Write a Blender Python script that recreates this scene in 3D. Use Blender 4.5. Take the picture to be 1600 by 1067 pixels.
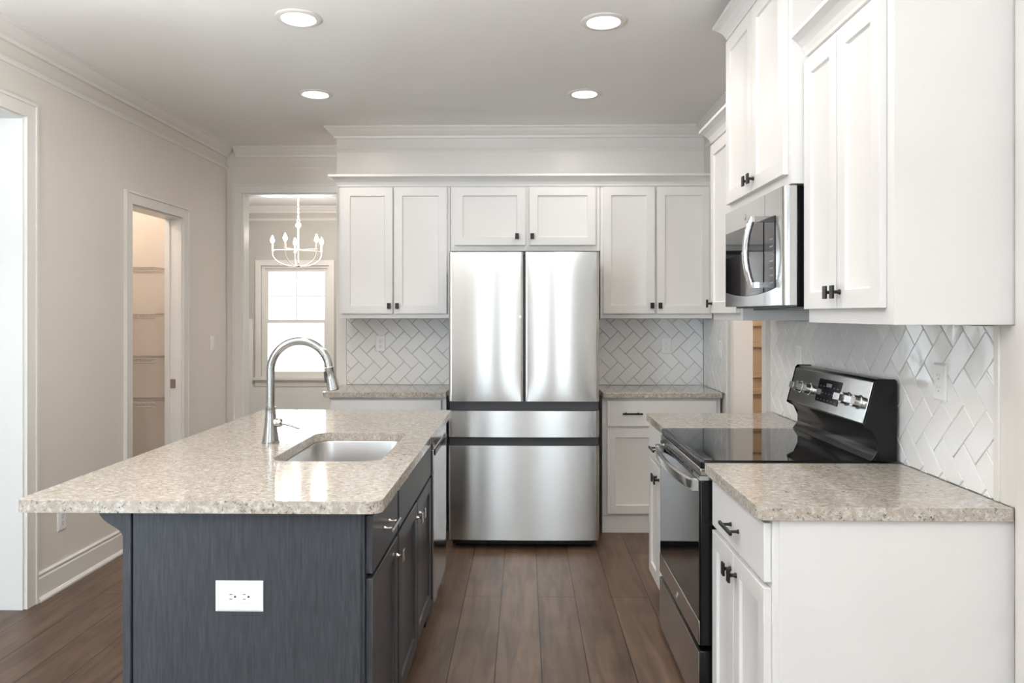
import bpy, bmesh, math, random
from mathutils import Vector, Matrix
random.seed(7)
for o in list(bpy.data.objects): bpy.data.objects.remove(o)
S = bpy.context.scene
COL = S.collection
PI = math.pi

# ------------------------------------------------------------ camera
cd = bpy.data.cameras.new('camera'); cam = bpy.data.objects.new('camera', cd); COL.objects.link(cam)
cam.location = (0, 0, 1.42)
cam.rotation_euler = (PI/2, 0, math.atan(20/1181))
cd.sensor_width = 36; cd.lens = 36*1181/1600; cd.shift_x = 0; cd.shift_y = -(533.5-491)/1600
cd.clip_start = .05; cd.clip_end = 100
S.camera = cam
# ------------------------------------------------------------ world, exposure
W = bpy.data.worlds.new('world'); S.world = W; W.use_nodes = True
bg = W.node_tree.nodes['Background']; bg.inputs[0].default_value = (.93, .97, 1, 1); bg.inputs[1].default_value = 2.0
vs = S.view_settings; vs.view_transform = 'Standard'; vs.look = 'None'; vs.gamma = 1; vs.use_curve_mapping = False
vs.exposure = 0.44
COOL = (.74, .88, 1.0); WARM = (1.0, .92, .84)
def area(name, loc, rot, sx, sy, power, color):
    l = bpy.data.lights.new(name, 'AREA'); l.shape = 'RECTANGLE'; l.size = sx; l.size_y = sy; l.energy = power; l.color = color
    o = bpy.data.objects.new(name, l); o.location = loc; o.rotation_euler = rot; COL.objects.link(o); return o
# daylight from the patio doors and dining window, plus added unseen rear-left and side windows
DAY = 1.0
for wx, wp in ((-4.35, 180),):
    area('added_rear_daylight', (wx, -3.74, 1.45), (PI/2, 0, 0), 1.2, 1.9, wp*DAY, COOL)  # added outer window light, kept out of the refrigerator's reflection
for wx in (-.72, .72): area('daylight_patio_door', (wx, -3.74, 1.22), (PI/2, 0, 0), .9, 2.34, 14*DAY, COOL)
# added fill lights aimed at the ceiling: one behind the camera, one inside the kitchen
area('added_bounce_fill', (-.5, -.5, 1.8), (PI, 0, 0), .5, .5, 85, (.97, .985, 1))
area('added_bounce_fill', (-1.6, 1.6, 1.75), (PI, 0, 0), .5, .5, 40, (.97, .985, 1))
area('daylight_dining', (-2.87, 9.56, 1.33), (-PI/2, 0, 0), .86, 1.4, 36, COOL)
area('added_side_daylight', (3.74, -1.6, 1.5), (PI/2, 0, PI/2), 1.6, 1.7, 150*DAY, COOL)  # side daylight added to brighten the kitchen, its window unseen
area('added_side_daylight', (-5.54, -1.2, 1.5), (PI/2, 0, -PI/2), 1.6, 1.7, 12*DAY, COOL)  # added light of the unseen left side

# ------------------------------------------------------------ mesh helper
class MB:
    def __init__(s): s.bm = bmesh.new()
    def face(s, pts):
        try: s.bm.faces.new([s.bm.verts.new(p) for p in pts])
        except ValueError: pass
    def box(s, x0, x1, y0, y1, z0, z1, M=None):
        if x0 > x1: x0, x1 = x1, x0
        if y0 > y1: y0, y1 = y1, y0
        if z0 > z1: z0, z1 = z1, z0
        c = [(x0,y0,z0),(x1,y0,z0),(x1,y1,z0),(x0,y1,z0),(x0,y0,z1),(x1,y0,z1),(x1,y1,z1),(x0,y1,z1)]
        if M: c = [M(*p) for p in c]
        v = [s.bm.verts.new(p) for p in c]
        for f in ((0,3,2,1),(4,5,6,7),(0,1,5,4),(1,2,6,5),(2,3,7,6),(3,0,4,7)): s.bm.faces.new([v[i] for i in f])
        return s
    def loft(s, loops, cap=True, close=False):
        vl = [[s.bm.verts.new(p) for p in l] for l in loops]
        n = len(vl[0]); m = len(vl)
        for i in range(m if close else m-1):
            a, b = vl[i], vl[(i+1) % m]
            for j in range(n):
                k = (j+1) % n
                s.bm.faces.new((a[j], a[k], b[k], b[j]))
        if cap and not close:
            s.bm.faces.new(vl[0][::-1]); s.bm.faces.new(vl[-1])
        return s
    def prism(s, prof, a, b, M):          # prof: list of (p,q); extruded from a to b along the third coordinate; M(p,q,t)
        return s.loft([[M(p, q, a) for p, q in prof], [M(p, q, b) for p, q in prof]])
    def tube(s, pts, r, n=12, caps=True):
        pts = [Vector(p) for p in pts]; rs = r if isinstance(r, (list, tuple)) else [r]*len(pts)
        loops = []; prev = None
        for i, p in enumerate(pts):
            if i == 0: d = pts[1]-p
            elif i == len(pts)-1: d = p-pts[i-1]
            else: d = (pts[i+1]-p).normalized()+(p-pts[i-1]).normalized()
            d.normalize()
            if prev is None:
                u = d.orthogonal().normalized()
            else:
                u = (prev - d*prev.dot(d)).normalized()
            prev = u; w = d.cross(u)
            loops.append([p+(u*math.cos(2*PI*j/n)+w*math.sin(2*PI*j/n))*rs[i] for j in range(n)])
        return s.loft(loops, cap=caps)
    def lathe(s, prof, c, axis='Z', n=24, cap=True):   # prof: (r, h)
        loops = []
        for r, h in prof:
            l = []
            for j in range(n):
                a = 2*PI*j/n; u, v = r*math.cos(a), r*math.sin(a)
                if axis == 'Z': l.append((c[0]+u, c[1]+v, c[2]+h))
                elif axis == 'Y': l.append((c[0]+u, c[1]+h, c[2]+v))
                else: l.append((c[0]+h, c[1]+u, c[2]+v))
            loops.append(l)
        return s.loft(loops, cap=cap)

def obj(name, mb, mat, parent=None, bevel=0, seg=2, smooth=False, label=None, ang=30):
    bm = mb.bm
    bmesh.ops.remove_doubles(bm, verts=bm.verts, dist=1e-6) if False else None
    bmesh.ops.recalc_face_normals(bm, faces=bm.faces)
    if parent is not None:
        off = Vector((0,0,0)); p = parent
        while p is not None: off += p.location; p = p.parent
        for v in bm.verts: v.co -= off
        org = Vector((0,0,0))
    else:
        xs = [v.co for v in bm.verts]
        org = Vector(((min(v.x for v in xs)+max(v.x for v in xs))/2, (min(v.y for v in xs)+max(v.y for v in xs))/2, min(v.z for v in xs)))
        for v in bm.verts: v.co -= org
    me = bpy.data.meshes.new(name); bm.to_mesh(me); bm.free()
    for m in (mat if isinstance(mat, (list, tuple)) else [mat]): me.materials.append(m)
    o = bpy.data.objects.new(name, me); COL.objects.link(o); o.location = org
    if parent is not None: o.parent = parent
    if bevel:
        b = o.modifiers.new('bevel', 'BEVEL'); b.width = bevel; b.segments = seg; b.limit_method = 'ANGLE'; b.angle_limit = math.radians(ang)
        b.harden_normals = False
        smooth = True
    if smooth:
        for p in me.polygons: p.use_smooth = True
        try: me.set_sharp_from_angle(angle=math.radians(40 if not bevel else 75))
        except Exception: pass
    if label: o['label'] = label
    return o
def thing(name, label, cat, loc, group=None):
    o = bpy.data.objects.new(name, None); COL.objects.link(o); o.location = loc; o.empty_display_size = .1
    o['label'] = label; o['category'] = cat
    if group: o['group'] = group
    return o
def tag(o, label, cat, group=None):
    o['label'] = label; o['category'] = cat
    if group: o['group'] = group
    return o
def struct(name, mb, mat, parent=None, bevel=0, smooth=False, label=None):
    o = obj(name, mb, mat, parent, bevel=bevel, smooth=smooth)
    if parent is None:
        o['kind'] = 'structure'
        if label: o['label'] = label
    return o

# ------------------------------------------------------------ materials
def new_mat(name):
    m = bpy.data.materials.new(name); m.use_nodes = True
    nt = m.node_tree; b = nt.nodes['Principled BSDF']; return m, nt, b
def N(nt, t, **kw):
    n = nt.nodes.new(t)
    for k, v in kw.items(): setattr(n, k, v)
    return n
def paint(name, col, rough=.5, bump=.02, scale=180, spec=.5, var=.03):
    m, nt, b = new_mat(name)
    tc = N(nt, 'ShaderNodeTexCoord'); nz = N(nt, 'ShaderNodeTexNoise'); nz.inputs['Scale'].default_value = 2.2; nz.inputs['Detail'].default_value = 3
    nt.links.new(tc.outputs['Object'], nz.inputs['Vector'])
    mx = N(nt, 'ShaderNodeMix', data_type='RGBA'); mx.inputs[6].default_value = (*[c*(1-var) for c in col], 1); mx.inputs[7].default_value = (*[min(1, c*(1+var)) for c in col], 1)
    nt.links.new(nz.outputs['Fac'], mx.inputs[0]); nt.links.new(mx.outputs[2], b.inputs['Base Color'])
    b.inputs['Roughness'].default_value = rough; b.inputs['Specular IOR Level'].default_value = spec
    n2 = N(nt, 'ShaderNodeTexNoise'); n2.inputs['Scale'].default_value = scale; n2.inputs['Detail'].default_value = 2
    nt.links.new(tc.outputs['Object'], n2.inputs['Vector'])
    bp = N(nt, 'ShaderNodeBump'); bp.inputs['Strength'].default_value = bump; bp.inputs['Distance'].default_value = .01
    nt.links.new(n2.outputs['Fac'], bp.inputs['Height']); nt.links.new(bp.outputs['Normal'], b.inputs['Normal'])
    return m
def metal(name, col, rough=.25, aniso=0.0, stretch=(1, 1, 1), bump=.0, metallic=1.0, vert=False):
    m, nt, b = new_mat(name)
    b.inputs['Metallic'].default_value = metallic; b.inputs['Base Color'].default_value = (*col, 1)
    tc = N(nt, 'ShaderNodeTexCoord'); mp = N(nt, 'ShaderNodeMapping'); mp.inputs['Scale'].default_value = stretch
    nz = N(nt, 'ShaderNodeTexNoise'); nz.inputs['Scale'].default_value = 60; nz.inputs['Detail'].default_value = 4
    nt.links.new(tc.outputs['Object'], mp.inputs['Vector']); nt.links.new(mp.outputs['Vector'], nz.inputs['Vector'])
    mr = N(nt, 'ShaderNodeMapRange'); mr.inputs['To Min'].default_value = rough*.95; mr.inputs['To Max'].default_value = rough*1.06
    nt.links.new(nz.outputs['Fac'], mr.inputs['Value']); nt.links.new(mr.outputs['Result'], b.inputs['Roughness'])
    if bump:
        bp = N(nt, 'ShaderNodeBump'); bp.inputs['Strength'].default_value = bump; bp.inputs['Distance'].default_value = .001
        nt.links.new(nz.outputs['Fac'], bp.inputs['Height']); nt.links.new(bp.outputs['Normal'], b.inputs['Normal'])
    if aniso:
        b.inputs['Anisotropic'].default_value = aniso; b.inputs['Anisotropic Rotation'].default_value = .25
        tg = N(nt, 'ShaderNodeTangent', direction_type='RADIAL', axis='Z'); nt.links.new(tg.outputs['Tangent'], b.inputs['Tangent'])
    return m
def emit(name, col, strength):
    m, nt, b = new_mat(name); b.inputs['Base Color'].default_value = (*col, 1)
    b.inputs['Emission Color'].default_value = (*col, 1); b.inputs['Emission Strength'].default_value = strength; return m

M_wall = paint('wall_paint', (.72, .675, .615), .6, .03)
M_ceil = paint('ceiling_paint', (.87, .865, .85), .8, .03)
M_trim = paint('trim_paint', (.75, .725, .69), .32, .01, 60)
M_cab = paint('cabinet_paint', (.73, .718, .705), .40, .012, 90)
M_jamb = paint('jamb_paint', (.80, .79, .77), .3, .01, 60)
M_pantry = paint('pantry_paint', (.74, .68, .62), .6, .02)
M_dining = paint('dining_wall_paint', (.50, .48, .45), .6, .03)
M_tan = paint('tan_door_paint', (.55, .43, .315), .5, .02)
M_rear = paint('rear_wall_darkened', (.36, .33, .30), .6, .03)  # unseen wall, darkened to give the refrigerator dark reflected bands
M_island = None
M_plastic = paint('white_plastic', (.84, .84, .83), .3, .0, 40)
M_slot = paint('socket_dark', (.05, .05, .05), .5, 0)
M_black = metal('black_hardware', (.012, .011, .010), .38, metallic=.3)
M_nickel = metal('brushed_nickel', (.62, .60, .57), .24)
M_faucet = metal('faucet_steel', (.44, .44, .43), .20)
M_chrome = metal('polished_chrome', (.78, .78, .78), .07)
M_ss = metal('stainless_fridge', (.66, .66, .65),   .24, aniso=.95, stretch=(1, 1, 40), bump=.01)
M_ss2 = metal('stainless_plain', (.60, .60, .59), .17, stretch=(1, 1, 30))
M_ssd = metal('stainless_dark', (.42, .40, .38), .20, stretch=(1, 1, 30))
M_sink = metal('sink_steel', (.60, .59, .58), .30)
M_case = paint('appliance_black', (.006, .006, .007), .22, .01, spec=.3)
M_glass_blk = paint('black_glass', (.008, .008, .009), .04, 0, spec=.6, var=0)
M_grey_band = paint('charcoal_plastic', (.035, .036, .04), .35, 0)
M_wire = paint('shaded_white_wire', (.50, .46, .42), .4, 0)  # white wire with its shading mixed into the colour
M_chand = paint('pale_champagne_metal', (.80, .74, .66), .35, 0)
M_bulb = emit('candle_bulb', (1, .82, .55), 45)
M_can = emit('can_light', (1, .93, .84), 9)
M_toe = paint('toe_kick_dark', (.05, .045, .045), .6, 0)  # plain dark colour of the island toe kick
M_disp = paint('display_glass', (.015, .016, .02), .08, 0)
M_grout = paint('grout', (.50, .48, .45), .8, .05)
def mk_glass():
    m, nt, b = new_mat('window_glass'); out = nt.nodes['Material Output']
    tr = N(nt, 'ShaderNodeBsdfTransparent'); tr.inputs[0].default_value = (.97, .98, .98, 1); gl = N(nt, 'ShaderNodeBsdfGlossy'); gl.inputs['Roughness'].default_value = .01
    fr_ = N(nt, 'ShaderNodeFresnel'); fr_.inputs[0].default_value = 1.45
    mx = N(nt, 'ShaderNodeMixShader'); nt.links.new(fr_.outputs[0], mx.inputs[0]); nt.links.new(tr.outputs[0], mx.inputs[1]); nt.links.new(gl.outputs[0], mx.inputs[2]); nt.links.new(mx.outputs[0], out.inputs['Surface'])
    return m
M_glass = mk_glass()
def mk_tile():
    m, nt, b = new_mat('glazed_tile'); b.inputs['Base Color'].default_value = (.84, .835, .825, 1)
    b.inputs['Roughness'].default_value = .10; b.inputs['Specular IOR Level'].default_value = .55
    tc = N(nt, 'ShaderNodeTexCoord'); nz = N(nt, 'ShaderNodeTexNoise'); nz.inputs['Scale'].default_value = 14; nz.inputs['Detail'].default_value = 1
    nt.links.new(tc.outputs['Object'], nz.inputs['Vector'])
    bp = N(nt, 'ShaderNodeBump'); bp.inputs['Strength'].default_value = .13; bp.inputs['Distance'].default_value = .01
    nt.links.new(nz.outputs['Fac'], bp.inputs['Height']); nt.links.new(bp.outputs['Normal'], b.inputs['Normal'])
    return m
M_tile = mk_tile()
def mk_granite():
    m, nt, b = new_mat('granite'); L = nt.links
    tc = N(nt, 'ShaderNodeTexCoord'); geo = N(nt, 'ShaderNodeNewGeometry')
    mp = N(nt, 'ShaderNodeMapping'); mp.inputs['Scale'].default_value = (1, 1.35, 1.1); mp.inputs['Rotation'].default_value = (.3, .2, .6)
    L.new(geo.outputs['Position'], mp.inputs['Vector'])
    def noise(sc, det, rough=.6, dist=0):
        n = N(nt, 'ShaderNodeTexNoise'); n.inputs['Scale'].default_value = sc; n.inputs['Detail'].default_value = det
        n.inputs['Roughness'].default_value = rough; n.inputs['Distortion'].default_value = dist; L.new(mp.outputs['Vector'], n.inputs['Vector']); return n
    def ramp(src, stops):
        r = N(nt, 'ShaderNodeValToRGB'); e = r.color_ramp.elements
        e[0].position, e[0].color = stops[0][0], (*stops[0][1], 1); e[1].position, e[1].color = stops[-1][0], (*stops[-1][1], 1)
        for p, c in stops[1:-1]:
            q = e.new(p); q.color = (*c, 1)
        L.new(src, r.inputs['Fac']); return r
    def g(v): return (v, v, v)
    base = ramp(noise(55, 4, .65, .4).outputs['Fac'], [(.34, (.375, .325, .27)), (.50, (.425, .38, .325)), (.64, (.575, .55, .51))])
    grey = ramp(noise(70, 4, .7, 1.2).outputs['Fac'], [(.56, g(0)), (.60, g(1))])
    dark = ramp(noise(130, 2, .5, .6).outputs['Fac'], [(.60, g(0)), (.64, g(1))])
    clus = ramp(noise(24, 3, .6).outputs['Fac'], [(.44, g(.25)), (.60, g(1))])
    def mul(a, b_, k=None):
        q = N(nt, 'ShaderNodeMath', operation='MULTIPLY'); L.new(a, q.inputs[0])
        if k is None: L.new(b_, q.inputs[1])
        else: q.inputs[1].default_value = k
        return q.outputs[0]
    def mix(f, a, col):
        q = N(nt, 'ShaderNodeMix', data_type='RGBA'); L.new(f, q.inputs[0]); L.new(a, q.inputs[6]); q.inputs[7].default_value = (*col, 1); return q
    m1 = mix(mul(mul(grey.outputs[0], clus.outputs[0]), None, .8), base.outputs[0], (.19, .17, .16))
    m2 = mix(mul(mul(dark.outputs[0], clus.outputs[0]), None, .9), m1.outputs[2], (.07, .065, .065))
    L.new(m2.outputs[2], b.inputs['Base Color'])
    b.inputs['Roughness'].default_value = .07; b.inputs['Specular IOR Level'].default_value = .5
    return m
M_granite = mk_granite()
def mk_floor():
    m, nt, b = new_mat('oak_planks'); L = nt.links
    geo = N(nt, 'ShaderNodeNewGeometry'); mp = N(nt, 'ShaderNodeMapping'); mp.inputs['Rotation'].default_value = (0, 0, PI/2)
    mp.inputs['Location'].default_value = (0, .118+.185*20, 0)
    L.new(geo.outputs['Position'], mp.inputs['Vector'])
    # mapped: u = -y , v = x
    br = N(nt, 'ShaderNodeTexBrick'); br.offset = .37; br.inputs['Scale'].default_value = 1; br.inputs['Brick Width'].default_value = 1.9
    br.inputs['Row Height'].default_value = .185; br.inputs['Mortar Size'].default_value = .0026; br.inputs['Mortar Smooth'].default_value = .3
    br.inputs['Color1'].default_value = (.112, .071, .046, 1); br.inputs['Color2'].default_value = (.160, .104, .070, 1); br.inputs['Mortar'].default_value = (.022, .016, .012, 1)
    L.new(mp.outputs['Vector'], br.inputs['Vector'])
    mp2 = N(nt, 'ShaderNodeMapping'); mp2.inputs['Scale'].default_value = (9, .9, 1); L.new(geo.outputs['Position'], mp2.inputs['Vector'])
    nz = N(nt, 'ShaderNodeTexNoise'); nz.inputs['Scale'].default_value = 2.4; nz.inputs['Detail'].default_value = 6; nz.inputs['Distortion'].default_value = .8; L.new(mp2.outputs['Vector'], nz.inputs['Vector'])
    rp = N(nt, 'ShaderNodeValToRGB'); rp.color_ramp.elements[0].position = .3; rp.color_ramp.elements[0].color = (.58, .58, .58, 1); rp.color_ramp.elements[1].position = .7; rp.color_ramp.elements[1].color = (1.18, 1.18, 1.18, 1)
    L.new(nz.outputs['Fac'], rp.inputs['Fac'])
    n3 = N(nt, 'ShaderNodeTexNoise'); n3.inputs['Scale'].default_value = 3.5; n3.inputs['Detail'].default_value = 3; L.new(geo.outputs['Position'], n3.inputs['Vector'])
    r3 = N(nt, 'ShaderNodeValToRGB'); r3.color_ramp.elements[0].position = .3; r3.color_ramp.elements[0].color = (.82, .80, .78, 1); r3.color_ramp.elements[1].position = .65; r3.color_ramp.elements[1].color = (1.08, 1.08, 1.1, 1)
    L.new(n3.outputs['Fac'], r3.inputs['Fac'])
    x1 = N(nt, 'ShaderNodeMix', data_type='RGBA', blend_type='MULTIPLY'); x1.inputs[0].default_value = 1; L.new(br.outputs['Color'], x1.inputs[6]); L.new(rp.outputs[0], x1.inputs[7])
    x2 = N(nt, 'ShaderNodeMix', data_type='RGBA', blend_type='MULTIPLY'); x2.inputs[0].default_value = 1; L.new(x1.outputs[2], x2.inputs[6]); L.new(r3.outputs[0], x2.inputs[7])
    # knots
    vo = N(nt, 'ShaderNodeTexVoronoi'); vo.inputs['Scale'].default_value = 1.7; mp3 = N(nt, 'ShaderNodeMapping'); mp3.inputs['Scale'].default_value = (2.2, 1, 1); L.new(geo.outputs['Position'], mp3.inputs['Vector']); L.new(mp3.outputs['Vector'], vo.inputs['Vector'])
    kr = N(nt, 'ShaderNodeValToRGB'); kr.color_ramp.elements[0].position = .015; kr.color_ramp.elements[0].color = (.45, .42, .4, 1); kr.color_ramp.elements[1].position = .05; kr.color_ramp.elements[1].color = (1, 1, 1, 1); L.new(vo.outputs['Distance'], kr.inputs['Fac'])
    x3 = N(nt, 'ShaderNodeMix', data_type='RGBA', blend_type='MULTIPLY'); x3.inputs[0].default_value = 1; L.new(x2.outputs[2], x3.inputs[6]); L.new(kr.outputs[0], x3.inputs[7])
    L.new(x3.outputs[2], b.inputs['Base Color'])
    b.inputs['Roughness'].default_value = .38; b.inputs['Specular IOR Level'].default_value = .3
    bp = N(nt, 'ShaderNodeBump'); bp.inputs['Strength'].default_value = .08; bp.inputs['Distance'].default_value = .004; L.new(nz.outputs['Fac'], bp.inputs['Height'])
    bp2 = N(nt, 'ShaderNodeBump'); bp2.invert = True; bp2.inputs['Strength'].default_value = .4; bp2.inputs['Distance'].default_value = .002; L.new(br.outputs['Fac'], bp2.inputs['Height']); L.new(bp.outputs['Normal'], bp2.inputs['Normal'])
    L.new(bp2.outputs['Normal'], b.inputs['Normal'])
    return m
M_floor = mk_floor()
def mk_island():
    m, nt, b = new_mat('slate_stained_wood'); L = nt.links
    geo = N(nt, 'ShaderNodeNewGeometry'); mp = N(nt, 'ShaderNodeMapping'); mp.inputs['Scale'].default_value = (14, 14, 1.1); L.new(geo.outputs['Position'], mp.inputs['Vector'])
    nz = N(nt, 'ShaderNodeTexNoise'); nz.inputs['Scale'].default_value = 11; nz.inputs['Detail'].default_value = 5; nz.inputs['Distortion'].default_value = .4; L.new(mp.outputs['Vector'], nz.inputs['Vector'])
    r = N(nt, 'ShaderNodeValToRGB'); r.color_ramp.elements[0].position = .35; r.color_ramp.elements[0].color = (.033, .036, .042, 1); r.color_ramp.elements[1].position = .68; r.color_ramp.elements[1].color = (.054, .058, .067, 1)
    L.new(nz.outputs['Fac'], r.inputs['Fac']); L.new(r.outputs[0], b.inputs['Base Color'])
    b.inputs['Roughness'].default_value = .33
    bp = N(nt, 'ShaderNodeBump'); bp.inputs['Strength'].default_value = .08; bp.inputs['Distance'].default_value = .002; L.new(nz.outputs['Fac'], bp.inputs['Height']); L.new(bp.outputs['Normal'], b.inputs['Normal'])
    return m
M_island = mk_island()

# ------------------------------------------------------------ layout
H_C = 2.765                 # ceiling
XL, XR = -2.41, 1.287       # kitchen left and right walls
YB = 5.435                  # kitchen back wall face
YF = 6.07                   # hall end wall
YD = 9.4                    # dining room far wall
T = .115
R0 = -3.6                   # rear wall
Mx = lambda p, q, t: (t, p, q)   # extrude along X, profile (y,z)
My = lambda p, q, t: (p, t, q)   # extrude along Y, profile (x,z)
Mz = lambda p, q, t: (p, q, t)

# floor, ceiling
struct('floor', MB().box(-6, 4, -4.9, 9.9, -.1, 0), M_floor)
struct('ceiling', MB().box(-6, 4, -4.9, 9.9, H_C, H_C+.1), M_ceil)

def wall_y(name, x, t, y0, y1, holes, mat, label=None):       # wall running along Y from face x, thickness t (signed), holes (ya,yb,za,zb)
    mb = MB(); ys = y0
    for ya, yb, za, zb in sorted(holes):
        mb.box(x, x+t, ys, ya, 0, H_C)
        if za > 0: mb.box(x, x+t, ya, yb, 0, za)
        if zb < H_C: mb.box(x, x+t, ya, yb, zb, H_C)
        ys = yb
    mb.box(x, x+t, ys, y1, 0, H_C)
    return struct(name, mb, mat, label=label)
def wall_x(name, y, t, x0, x1, holes, mat, label=None):
    mb = MB(); xs = x0
    for xa, xb, za, zb in sorted(holes):
        mb.box(xs, xa, y, y+t, 0, H_C)
        if za > 0: mb.box(xa, xb, y, y+t, 0, za)
        if zb < H_C: mb.box(xa, xb, y, y+t, zb, H_C)
        xs = xb
    mb.box(xs, x1, y, y+t, 0, H_C)
    return struct(name, mb, mat, label=label)

A0, A1, AZ = 2.2, 3.60, 2.375        # wide cased opening, left
B0, B1, BZ = 4.57, 5.275, 2.10       # pantry doorway, left
C0, C1, CZ = 4.07, 4.69, 2.08        # doorway, right
D0, D1, DZ = -2.285, -1.15, 2.40     # cased opening at hall end
wall_y('wall_left', XL, -T, 1.2, YF+T, [(A0, A1, 0, AZ), (B0, B1, 0, BZ)], M_wall)
wall_y('wall_right', XR, T, .3, 5.55, [(C0, C1, 0, CZ)], M_wall)
wall_x('wall_back', YB, T, -1.358, XR-.001, [], M_trim)
wall_x('wall_hall_end', YF, T, XL+.001, 2.6, [(D0, D1, 0, DZ)], M_wall)
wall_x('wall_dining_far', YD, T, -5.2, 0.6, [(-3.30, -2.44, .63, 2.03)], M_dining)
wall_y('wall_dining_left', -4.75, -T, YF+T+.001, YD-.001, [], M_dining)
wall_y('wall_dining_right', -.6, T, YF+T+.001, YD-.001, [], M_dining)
wall_x('wall_rear', R0, -T, -6, 4, [(-4.95, -3.75, .5, 2.4), (-1.17, -.27, .145, 2.4), (.27, 1.17, .145, 2.4)], M_rear)
wall_y('wall_living_right', 3.6, T, R0, .3, [(-2.4, -.8, .65, 2.35)], M_wall)
wall_x('wall_living_return', .3, T, XR+T, 3.7, [], M_wall)
wall_y('wall_side_room', -5.4, -T, R0, 3.8, [(-2.0, -.4, .65, 2.35)], M_wall)
wall_x('wall_side_room_far', 3.9, T, -5.5, XL-T-.001, [], M_wall)
# pantry shell
wall_x('wall_pantry_back', 5.47, T, -3.9, XL-T-.001, [], M_pantry)
wall_y('wall_pantry_side', -3.9, -T, 4.1, 5.6, [], M_pantry)
wall_x('wall_pantry_near', 4.2, -.1, -3.9, XL-T-.001, [], M_pantry)
# closet right
wall_x('wall_closet_back', 5.0, T, XR+T+.001, 2.7, [(1.40, 2.16, 0, 2.05)], M_wall)
wall_y('wall_closet_side', 2.7, T, 3.5, 5.2, [], M_wall)
wall_x('wall_closet_near', 3.6, -.1, XR+T+.001, 2.7, [], M_wall)

# ---------------- mouldings
def crown_prof(s=1, flip=1):     # (out, z) relative to wall face/ceiling, out positive away from the wall
    return [(0, 0), (.075*s, 0), (.075*s, -.012*s), (.062*s, -.020*s), (.052*s, -.034*s), (.034*s, -.052*s), (.020*s, -.062*s), (.016*s, -.078*s), (0, -.078*s)]
def crown_run(mb, axis, base, sgn, a, b, z=H_C-.0005, s=1, prof=None):
    pr = prof or crown_prof(s)
    if axis == 'Y': mb.prism([(base+sgn*p, z+q) for p, q in pr], a, b, My)
    else: mb.prism([(base+sgn*p, z+q) for p, q in pr], a, b, Mx)
bead = [(0, 0), (.014, 0), (.016, -.006), (.010, -.014), (.006, -.024), (0, -.024)]
frieze = [(0, 0), (.006, 0), (.006, -.085), (0, -.085)]
def cornice(name, axis, base, sgn, a, b, extra=None):
    mb = MB(); crown_run(mb, axis, base, sgn, a, b)
    crown_run(mb, axis, base, sgn, a, b, z=H_C-.150, prof=bead)
    if extra: extra(mb)
    return struct(name, mb, M_trim, smooth=False)
cornice('trim_1', 'Y', XL+.0005, 1, 1.201, YF-.001)
cornice('trim_2', 'X', YF-.0005, -1, XL+.076, 1.2)
mb = MB(); xe = -1.3585
for pr_, zz in ((crown_prof(), H_C-.0005), (bead, H_C-.150)):
    mb.loft([[(xe-p, YB+T, zz+q) for p, q in pr_], [(xe-p, YB-.0005-p, zz+q) for p, q in pr_], [(XR-.02, YB-.0005-p, zz+q) for p, q in pr_]])
struct('trim_3', mb, M_trim)
cornice('trim_4', 'Y', XR-.0005, -1, .4, YB-.08)
cornice('trim_5', 'X', YD-.0005, -1, -4.7, -.6)
# baseboards with a shoe
bbp = [(0, 0), (.030, 0), (.030, .010), (.022, .020), (.015, .022), (.015, .112), (.010, .118), (.010, .124), (.014, .128), (.014, .134), (.006, .142), (0, .142)]
def baseboard(name, axis, base, sgn, runs):
    mb = MB()
    for a, b in runs:
        if axis == 'Y': mb.prism([(base+sgn*p, q+.0005) for p, q in bbp], a, b, My)
        else: mb.prism([(base+sgn*p, q+.0005) for p, q in bbp], a, b, Mx)
    return struct(name, mb, M_trim)
baseboard('baseboard_left', 'Y', XL+.0005, 1, [(A1+.077, B0-.077), (B1+.077, YF-.02), (1.22, A0-.077)])
baseboard('baseboard_hall', 'X', YF-.0005, -1, [(XL+.035, D0-.077), (D1+.077, 1.2)])
baseboard('baseboard_dining', 'X', YD-.0005, -1, [(-4.7, -.65)])
# casings + jamb linings of the openings
def cased_y(name, x, sgn, t, y0, y1, z1, w=.072, liner=.015):     # opening in a wall along Y; casing on room side (sgn), liner through t
    mb = MB()
    cx0, cx1 = x+sgn*.0005, x+sgn*.017
    Mc = lambda p, q, t: (x+sgn*t, p, q)
    mb.prism([(y0-w, .0005), (y0+.004, .0005), (y0+.004, z1-.004), (y1-.004, z1-.004), (y1-.004, .0005), (y1+w, .0005), (y1+w, z1+w), (y0-w, z1+w)], .0005, .017, Mc)
    b_ = .014
    mb.prism([(y0-w, .0005), (y0-w+b_, .0005), (y0-w+b_, z1+w-b_), (y1+w-b_, z1+w-b_), (y1+w-b_, .0005), (y1+w, .0005), (y1+w, z1+w), (y0-w, z1+w)], .0172, .024, Mc)
    f = struct(name, mb, M_trim)
    lb = MB()
    lb.box(x+sgn*.001, x+t-sgn*.001, y0+.0005, y0+liner, .0005, z1-.0005); lb.box(x+sgn*.001, x+t-sgn*.001, y1-liner, y1-.0005, .0005, z1-.0005)
    lb.box(x+sgn*.001, x+t-sgn*.001, y0+liner, y1-liner, z1-liner, z1-.0005)
    l = obj('jamb', lb, M_jamb, f)
    return f, l
fA, _ = cased_y('trim_6', XL, 1, -T, A0, A1, AZ)
fB, lB = cased_y('door_1', XL, 1, -T, B0, B1, BZ)
sp = MB().box(XL-.075, XL-.038, B1-.0185, B1-.0152, .905, .965); sp.box(XL-.062, XL-.05, B1-.0195, B1-.0186, .92, .95)
obj('strike_plate', sp, M_nickel, fB, label='small nickel strike plate')
st = MB().box(XL-.09, XL-.078, B1-.025, B1-.0155, .001, BZ-.016); st.box(XL-.09, XL-.078, B0+.0155, B0+.025, .001, BZ-.016); obj('door_stop', st, M_jamb, fB)
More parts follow.
